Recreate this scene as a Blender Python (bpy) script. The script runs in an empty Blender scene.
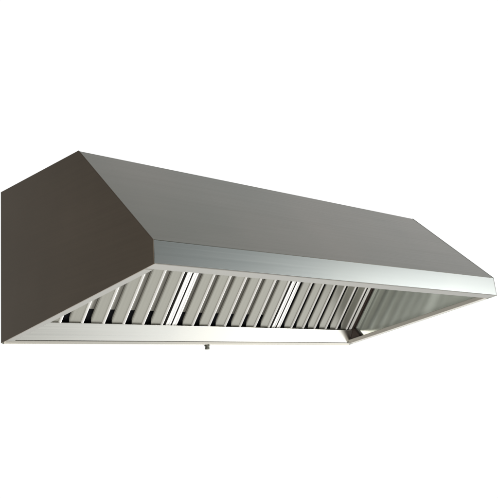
import bpy, bmesh, math, random
from mathutils import Vector, Matrix
random.seed(4)
S = 1.6                                   # hood length in metres; section numbers below are fractions of it
sc = bpy.context.scene
col = sc.collection

# ------------------------------------------------------------------ materials
def metal(name, base, rough=.3, metallic=1.0, streak='x', tint=None, var=.10, spec=.5, brush=.06):
    m = bpy.data.materials.new(name); m.use_nodes = True
    nt = m.node_tree; N = nt.nodes; Lk = nt.links
    b = N['Principled BSDF']
    b.inputs['Metallic'].default_value = metallic
    b.inputs['Specular IOR Level'].default_value = spec
    tc = N.new('ShaderNodeTexCoord')
    mp = N.new('ShaderNodeMapping'); Lk.new(tc.outputs['Object'], mp.inputs['Vector'])
    sx = {'x': (1.2, 260, 260), 'y': (260, 1.2, 260), 'z': (300, 3, 3)}[streak]
    mp.inputs['Scale'].default_value = sx
    n1 = N.new('ShaderNodeTexNoise'); n1.inputs['Scale'].default_value = 1; n1.inputs['Detail'].default_value = 4
    Lk.new(mp.outputs['Vector'], n1.inputs['Vector'])
    n2 = N.new('ShaderNodeTexNoise'); n2.inputs['Scale'].default_value = 2.2; n2.inputs['Detail'].default_value = 3
    Lk.new(tc.outputs['Object'], n2.inputs['Vector'])
    # large soft mottling between two tints of the steel
    t = tint or (1.0, .97, .92)
    mix = N.new('ShaderNodeMix'); mix.data_type = 'RGBA'
    Lk.new(n2.outputs['Fac'], mix.inputs['Factor'])
    lo = [base[i]*(1-var) for i in range(3)]; hi = [min(1, base[i]*(1+var)*t[i]) for i in range(3)]
    mix.inputs['A'].default_value = (*lo, 1); mix.inputs['B'].default_value = (*hi, 1)
    # fine brush lines
    mr = N.new('ShaderNodeMapRange'); Lk.new(n1.outputs['Fac'], mr.inputs['Value'])
    mr.inputs['From Min'].default_value = .3; mr.inputs['From Max'].default_value = .7
    mr.inputs['To Min'].default_value = 1-brush; mr.inputs['To Max'].default_value = 1+brush*.6
    mul = N.new('ShaderNodeMix'); mul.data_type = 'RGBA'; mul.blend_type = 'MULTIPLY'; mul.inputs['Factor'].default_value = 1
    Lk.new(mix.outputs['Result'], mul.inputs['A']); Lk.new(mr.outputs['Result'], mul.inputs['B'])
    Lk.new(mul.outputs['Result'], b.inputs['Base Color'])
    r = N.new('ShaderNodeMapRange'); Lk.new(n1.outputs['Fac'], r.inputs['Value'])
    r.inputs['From Min'].default_value = .3; r.inputs['From Max'].default_value = .7
    r.inputs['To Min'].default_value = rough-.02; r.inputs['To Max'].default_value = rough+.03
    Lk.new(r.outputs['Result'], b.inputs['Roughness'])
    bp = N.new('ShaderNodeBump'); bp.inputs['Strength'].default_value = .02; bp.inputs['Distance'].default_value = .0005
    Lk.new(n1.outputs['Fac'], bp.inputs['Height']); Lk.new(bp.outputs['Normal'], b.inputs['Normal'])
    return m

M_slope  = metal('brushed_steel_front', (.126, .141, .120), .34, tint=(1.16, .95, .96), brush=.035, var=.20)  # strong mottling: cloudy reflections put into the base colour
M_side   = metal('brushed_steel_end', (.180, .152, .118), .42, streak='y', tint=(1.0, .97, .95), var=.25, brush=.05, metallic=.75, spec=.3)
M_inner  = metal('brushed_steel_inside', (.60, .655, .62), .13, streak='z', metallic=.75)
M_lip    = metal('brushed_steel_lip', (.375, .405, .408), .30, brush=.012)
M_flange = metal('steel_folded_edge', (.215, .215, .20), .5, metallic=.25)
M_hem_lit    = metal('steel_hem_lit', (.48, .475, .44), .5, metallic=.25)
M_gutter = metal('steel_gutter', (.68, .68, .655), .29, brush=.015)
M_gutter_dark = metal('steel_gutter_fold', (.55, .54, .50), .45)
M_baffle = metal('steel_baffle', (.27, .272, .245), .32, streak='z', metallic=.4)
M_rear   = metal('steel_rear_baffle', (.36, .36, .335), .38, streak='z', metallic=.5)
M_frame  = metal('steel_filter_frame', (.90, .90, .86), .25, streak='z')
M_seal   = metal('brown_sealant', (.035, .024, .02), .5, metallic=0, spec=.3)
M_gap_shade   = metal('steel_gap_shade', (.05, .048, .045), .5, metallic=.3)
M_lit_edge   = metal('steel_lit_edge', (.97, .97, .96), .25, streak='z', metallic=.30)  # near-white: highlights of baffle edges and rails put into the colour
M_dark   = metal('plenum_shade', (.012, .013, .017), .7, metallic=0, spec=.15)
M_plug   = metal('steel_drain', (.30, .31, .28), .35)

# ------------------------------------------------------------------ helpers
def P(x, y, z): return Vector((x*S, y*S, z*S))
def new_obj(name, bm, mat, parent=None, bevel=0, smooth=False):
    bmesh.ops.recalc_face_normals(bm, faces=bm.faces)
    me = bpy.data.meshes.new(name); bm.to_mesh(me); bm.free()
    me.materials.append(mat)
    o = bpy.data.objects.new(name, me); col.objects.link(o)
    if parent: o.parent = parent
    if bevel:
        md = o.modifiers.new('bevel', 'BEVEL'); md.width = bevel; md.segments = 2; md.limit_method = 'ANGLE'
    if smooth:
        for p in me.polygons: p.use_smooth = True
    return o
def hexa(bm, a, b):
    """box between two matching quads of points"""
    va = [bm.verts.new(v) for v in a]; vb = [bm.verts.new(v) for v in b]
    n = len(a)
    bm.faces.new(va[::-1]); bm.faces.new(vb)
    for i in range(n): bm.faces.new((va[i], va[(i+1) % n], vb[(i+1) % n], vb[i]))
def prism_x(bm, prof, x0, x1, prof2=None):
    """profile of (y,z) run along x, optionally changing to prof2 at the far end"""
    prof2 = prof2 or prof
    hexa(bm, [P(x0, y, z) for y, z in prof], [P(x1, y, z) for y, z in prof2])
def strip(pts, t):
    """thicken an open polyline of (y,z) into a closed profile, offset to its left"""
    out = []
    for i, p in enumerate(pts):
        a = Vector(pts[max(i-1, 0)]); b = Vector(pts[i]); c = Vector(pts[min(i+1, len(pts)-1)])
        d1 = (b-a).normalized() if i else (c-b).normalized()
        d2 = (c-b).normalized() if i < len(pts)-1 else d1
        n1 = Vector((-d1.y, d1.x)); n2 = Vector((-d2.y, d2.x)); n = (n1+n2).normalized()
        out.append(tuple(b+n*(t/max(.3, n.dot(n1)))))
    return list(pts)+out[::-1]

# section of the hood (y back, z up), lip bottom at the origin
h1, dT, hT, G, zr, g = .0384, .1949, .2326, .4600, -.0608, .0355
G0 = .445                                  # face of the gutter
T = .0016
def zb(y): return zr*y/G                   # bottom edge of the end panels

root = bpy.data.objects.new('extractor_hood', None); col.objects.link(root)
root.location = (0, 0, 0)
root['label'] = 'long stainless steel kitchen extractor hood with sloping front, dark end panel and slanted baffle filters'
root['category'] = 'extractor hood'

# end panels
def end_panel(x0, x1, ztop, mat, la=0, lb=0):
    bm = bmesh.new()
    prof = [(-.0008, -.0012+la), (-.0008, ztop), (dT, hT+.001), (.4735, hT+.001), (.4560, zr-.0008+lb)]
    prism_x(bm, prof, x0, x1)
    o = new_obj('end_panel', bm, mat, root, .0012)
    if mat is not M_inner:                 # lighter steel on the face towards the filters
        o.data.materials.append(M_inner)
        for p in o.data.polygons:
            if p.normal.x > .9: p.material_index = 1
    return o
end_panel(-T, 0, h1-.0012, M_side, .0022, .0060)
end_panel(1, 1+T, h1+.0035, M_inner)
# folded hems along the bottom of the end panels
for x0, x1 in ((.0002, .0165), (1-.0165, .9998)):
    bm = bmesh.new()
    y0, y1, hh = .0245, G0-.002, .0088
    e0, e1 = (.0026, .0058) if x0 < .5 else (0, 0)
    prism_x(bm, [(y0, zb(y0)-.001+e0), (y1, zb(y1)-.001+e1), (y1, zb(y1)+hh+e1), (y0, zb(y0)+hh+e0)], x0, x1)
    new_obj('end_flange', bm, M_flange if x0 < .5 else M_hem_lit, root, .002)  # right hem takes a lighter copy, its brightness put into the colour
# sloping front, top, back
bm = bmesh.new()
prism_x(bm, strip([(.0, h1-.0012), (dT, hT)], -T), .0001, .9999, strip([(.0, h1+.0035), (dT, hT)], -T))
new_obj('front_panel', bm, M_slope, root, .001)
bm = bmesh.new()
prism_x(bm, [(dT+.002, hT), (G-.002, hT), (G-.002, hT-T), (dT+.002, hT-T)], .0001, .9999)
new_obj('top_panel', bm, M_slope, root)
bm = bmesh.new()
prism_x(bm, [(.4525, zr+.004), (.4537, zr+.004), (.4537, hT-.002), (.4525, hT-.002)], .0001, .9999)
new_obj('back_panel', bm, M_inner, root)
# lip: upright band, its bottom turned in as a flange with an upturned hem
def lip_prof(top):
    return strip([(-.0004, top-.0004), (-.0006, .0), (.0295, -.0035), (.0295, .004)], T)
bm = bmesh.new()
band = lambda top, lo: [(-.0008, lo+.0006), (-.0004, top-.0006), (.0012, top-.0014), (.0010, lo+.0006)]
prism_x(bm, band(h1-.0012, .0024), .0001, .9999, band(h1+.0035, 0))
lip = new_obj('front_lip', bm, M_lip, root, .001)
bm = bmesh.new()
prism_x(bm, strip([(-.0012, .0028), (-.0008, .0012), (.0240, -.0006), (.0245, .008)], T*.8), .0001, .9999, strip([(-.0012, .0004), (-.0008, -.0012), (.0240, -.0030), (.0245, .006)], T*.8))
new_obj('lip_flange', bm, M_flange, root, .0008)

# grease gutter along the back, its face leaning forward at the top
bm = bmesh.new()
zg = zr
G = .4515
face = [(G0+.0035, zg+.0015), (G0-.0005, zg+.0045), (G0-.0166, zg+g), (G0-.0148, zg+g+.0008), (G0+.0015, zg+.006), (G0+.0045, zg+.0035)]
lift = lambda pr: [(y, z+.0055) for y, z in pr]
prism_x(bm, lift(face), .0002, .9890, face)
gut = new_obj('gutter', bm, M_gutter, root, .0012)
bm = bmesh.new()
fold = [(G0+.0006, zg-.0022), (G0-.0012, zg+.0036), (G0+.0030, zg+.0012), (G-.002, zg+.0012), (G-.002, zg-.0022)]
prism_x(bm, lift(fold), .0002, .9890, fold)
new_obj('gutter_fold', bm, M_gutter_dark, gut, .001)
# drain spout under the gutter: collar and threaded stub
def lathe(prof, seg=24):
    bm = bmesh.new(); rings = []
    for r, z in prof:
        rings.append([bm.verts.new((r*math.cos(2*math.pi*k/seg), r*math.sin(2*math.pi*k/seg), z)) for k in range(seg)])
    for a, b in zip(rings, rings[1:]):
        for k in range(seg): bm.faces.new((a[k], a[(k+1) % seg], b[(k+1) % seg], b[k]))
    bm.faces.new(rings[0]); bm.faces.new(rings[-1][::-1])
    return bm
dp = new_obj('drain_spout', lathe([(.0105, .001), (.0105, -.004), (.0080, -.005), (.0080, -.010), (.0092, -.0115), (.0092, -.0150), (.0070, -.0165)]), M_plug, root)
dp.location = P(.484, G0+.006, zg+.0004)

# ------------------------------------------------------------------ baffle filters on their sloping plane
PH = math.radians(50)
F0 = Vector((0, (G0-.003)*S, (zr+g-.006)*S))           # foot of the plane, tucked behind the gutter face
U = Vector((0, -math.cos(PH), math.sin(PH)))           # up the slope
Nn = Vector((0, -math.sin(PH), -math.cos(PH)))         # out of the plane, to the room
FL = .305*S
def fp(x, u, n): return F0 + Vector((x, 0, 0)) + U*u + Nn*n      # metres
def run_up(bm, prof, u0, u1):
    """profile of (x,n) run up the plane"""
    hexa(bm, [fp(x, u0, n) for x, n in prof], [fp(x, u1, n) for x, n in prof])
def local_hexa(bm, prof, u0, u1):
    hexa(bm, [Vector((x, 0, 0))+U*u0+Nn*n for x, n in prof], [Vector((x, 0, 0))+U*u1+Nn*n for x, n in prof])

rail = .0145*S
NB = 6
def make_filter(W, rear_row=True):
    pitch = (W-2*rail-.005*S)/NB
    bm = bmesh.new()
    # the two channel-shaped rails, each with a ridge, and the head and foot rails
    for x0, s in ((0, 1), (W, -1)):
        a = [(0, -.022), (.0, .002), (rail*.30, .003), (rail*.36, .0005), (rail*.58, .0005), (rail*.64, .003), (rail*.96, .001), (rail, -.022)]
        x1 = x0 if s > 0 else x0-rail
        local_hexa(bm, [(x1+x, n) for x, n in a], 0, FL)
    for u0, u1 in ((-.004, .010), (FL-.02, FL-.001)):
        local_hexa(bm, [(rail, -.022), (rail, -.012), (W-rail, -.012), (W-rail, -.022)], u0, u1)
    f = new_obj('baffle_filter', bm, M_lit_edge, root, .0006)
    f.data.materials.append(M_gap_shade)        # near-black rail sides: shade of the gaps put into the colour
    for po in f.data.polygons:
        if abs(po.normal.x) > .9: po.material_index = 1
    f.location = F0
    # front row: flat face, rolled bright right edge, left edge folded back
    p = pitch
    t = .0012
    bead = [((.845+.060*math.cos(a))*p, .0004+.0056*math.sin(a)) for a in (math.radians(180-30*q) for q in range(7))]
    line = [(.225*p, -.007), (.212*p, -.003), (.24*p, -.0004), (.30*p, 0), (.37*p, 0)] + bead + [(.907*p, -.005), (.897*p, -.0095)]
    foot = [.048, .040, .032, .0220, .0160, .0135] + [.0120]*6 + [.0125, .014]
    t2 = strip(line, -t)
    bm = bmesh.new()
    full = foot + foot[::-1]
    hexa(bm, [Vector((x, 0, 0))+U*full[q]+Nn*n for q, (x, n) in enumerate(t2)],
             [Vector((x, 0, 0))+U*(FL-.022)+Nn*n for x, n in t2])
    b0 = new_obj('baffle', bm, M_baffle, f)
    b0.data.materials.append(M_lit_edge)
    for po in b0.data.polygons:            # the rolled edge's highlight is put into a brighter colour
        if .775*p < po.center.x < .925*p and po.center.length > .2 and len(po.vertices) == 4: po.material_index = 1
    # rear row: channels behind the gaps, stopping short of the foot
    rear = strip([(-.17*p, -.020), (-.14*p, -.0125), (.36*p, -.0125), (.39*p, -.020)], -t)
    bm = bmesh.new(); local_hexa(bm, rear, .068, FL-.022)
    r0 = new_obj('rear_baffle', bm, M_rear, f)
    for k in range(NB):
        o = b0 if k == 0 else b0.copy()
        r = r0 if k == 0 else r0.copy()
        if k: col.objects.link(o); col.objects.link(r)
        o.parent = f; r.parent = f
        jit = random.uniform(-.0006, .0006)
        o.location = (rail+k*p+.04*p+jit, 0, 0); r.location = (rail+k*p+.10*p, 0, 0)
        if not rear_row: r.location = r.location - Nn*.018       # the far filter's rear channels sit deeper and narrower
        if not rear_row: r.scale = (.5, 1, 1)
    return f
# three filters side by side, a narrow dark joint between neighbours
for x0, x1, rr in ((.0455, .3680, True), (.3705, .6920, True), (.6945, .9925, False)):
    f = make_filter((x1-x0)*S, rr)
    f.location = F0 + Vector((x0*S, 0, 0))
bm = bmesh.new()                                               # blank plate filling the space beside the first filter
run_up(bm, [(.001, -.016), (.001, -.012), (.044*S, -.012), (.044*S, -.016)], .006, FL-.004)
new_obj('blank_plate', bm, M_baffle, root)
# dark sealing strip between the last filter and the end panel, with its foot beside the gutter
bm = bmesh.new()
run_up(bm, [(S*.9925, -.02), (S*.9925, .004), (S*.9955, .006), (S*.9962, -.002), (S*.9985, -.002), (S*.9992, .008), (S*.9996, -.02)], .0, FL)
new_obj('seal_strip', bm, M_seal, root, .0006)
bm = bmesh.new()
prism_x(bm, [(G0-.040, zr+.012), (G0-.036, zr+.022), (G0-.022, zr+.040), (G0+.004, zr+.044), (G0+.004, zr+.014)], .9895, .9996)
new_obj('seal_foot', bm, M_seal, root, .003)
# near-black sheet standing in for the unlit space behind the filters
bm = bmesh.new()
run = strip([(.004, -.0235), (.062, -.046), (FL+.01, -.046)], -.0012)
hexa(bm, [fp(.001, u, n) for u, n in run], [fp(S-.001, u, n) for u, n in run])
new_obj('dark_backing', bm, M_dark, root)

# ------------------------------------------------------------------ world: white surround, dimmed by direction to shape the steel's reflections
w = bpy.data.worlds.new('World'); sc.world = w; w.use_nodes = True
nt = w.node_tree; N = nt.nodes; Lk = nt.links
bg = N['Background']
tc = N.new('ShaderNodeTexCoord')
dot = N.new('ShaderNodeVectorMath'); dot.operation = 'DOT_PRODUCT'
wd = Vector((.86, .51, -.10)).normalized()
Lk.new(tc.outputs['Generated'], dot.inputs[0]); dot.inputs[1].default_value = wd
cr = N.new('ShaderNodeValToRGB')
mr = N.new('ShaderNodeMapRange'); mr.inputs['From Min'].default_value = -1; mr.inputs['From Max'].default_value = 1
Lk.new(dot.outputs['Value'], mr.inputs['Value']); Lk.new(mr.outputs['Result'], cr.inputs['Fac'])
e = cr.color_ramp.elements
e[0].position = 0; e[0].color = (.10, .09, .085, 1)
e[1].position = .72; e[1].color = (1.02, 1.02, 1.02, 1)
for pos, c in ((.38, (.17, .155, .14)), (.50, (.19, .175, .165)), (.56, (.40, .425, .42)), (.62, (.52, .56, .57))):
    x = cr.color_ramp.elements.new(pos); x.color = (*c, 1)
sep = N.new('ShaderNodeSeparateXYZ'); Lk.new(tc.outputs['Generated'], sep.inputs[0])
fl = N.new('ShaderNodeMapRange'); fl.interpolation_type = 'SMOOTHSTEP'  # added glow from low directions, brightens the gutter
fl.inputs['From Min'].default_value = -.12; fl.inputs['From Max'].default_value = -.55
fl.inputs['To Min'].default_value = 0; fl.inputs['To Max'].default_value = 1
Lk.new(sep.outputs['Z'], fl.inputs['Value'])
fx = N.new('ShaderNodeMapRange'); Lk.new(dot.outputs['Value'], fx.inputs['Value'])
fx.inputs['From Min'].default_value = .19; fx.inputs['From Max'].default_value = .46
fx.inputs['To Min'].default_value = .0; fx.inputs['To Max'].default_value = 1.0
fm = N.new('ShaderNodeMath'); fm.operation = 'MULTIPLY'
Lk.new(fl.outputs['Result'], fm.inputs[0]); Lk.new(fx.outputs['Result'], fm.inputs[1])
mx = N.new('ShaderNodeMix'); mx.data_type = 'RGBA'; mx.blend_type = 'ADD'
Lk.new(fm.outputs[0], mx.inputs['Factor']); Lk.new(cr.outputs['Color'], mx.inputs['A']); mx.inputs['B'].default_value = (1.4, 1.4, 1.37, 1)
Lk.new(mx.outputs['Result'], bg.inputs['Color']); bg.inputs['Strength'].default_value = 1.0

def area(name, loc, tgt, size, energy, color=(1, 1, 1)):
    l = bpy.data.lights.new(name, 'AREA'); l.shape = 'RECTANGLE'; l.size = size[0]; l.size_y = size[1]
    l.energy = energy; l.color = color
    o = bpy.data.objects.new(name, l); col.objects.link(o)
    o.location = loc
    o.rotation_euler = (Vector(tgt)-Vector(loc)).to_track_quat('-Z', 'Y').to_euler()
    return o
area('added_fill_right', (4.6, -2.6, -.3), (1.4, .3, 0), (1.6, 1.6), 60, (1, .99, .96))  # added unseen light at the right, brightens gutter and lip

area('added_fill_below', (-.75, -1.35, -1.35), (.9, .3, 0), (1.3, 1.3), 60, (1, .97, .93))  # added unseen light from below, brightens inner panel and baffle edges

# ------------------------------------------------------------------ camera
cx, cy, cz, yaw, pit, rol, f, sx, sy = -0.6385, -0.8357, -0.2067, 0.8159, 0.3179, -0.0891, 1.4817, 0.0342, 0.1693
d = Vector((math.sin(yaw)*math.cos(pit), math.cos(yaw)*math.cos(pit), math.sin(pit)))
r = Vector((math.cos(yaw), -math.sin(yaw), 0)); u = r.cross(d)
r2 = math.cos(rol)*r + math.sin(rol)*u; u2 = -math.sin(rol)*r + math.cos(rol)*u
cam = bpy.data.cameras.new('camera'); co = bpy.data.objects.new('camera', cam); col.objects.link(co)
co.matrix_world = Matrix.Translation(Vector((cx, cy, cz))*S) @ Matrix((r2, u2, -d)).transposed().to_4x4()
cam.sensor_width = 36; cam.lens = f*36; cam.shift_x = -sx; cam.shift_y = -sy
cam.clip_start = .05; cam.clip_end = 200
sc.camera = co
sc.view_settings.view_transform = 'Standard'; sc.view_settings.look = 'None'; sc.view_settings.exposure = 0
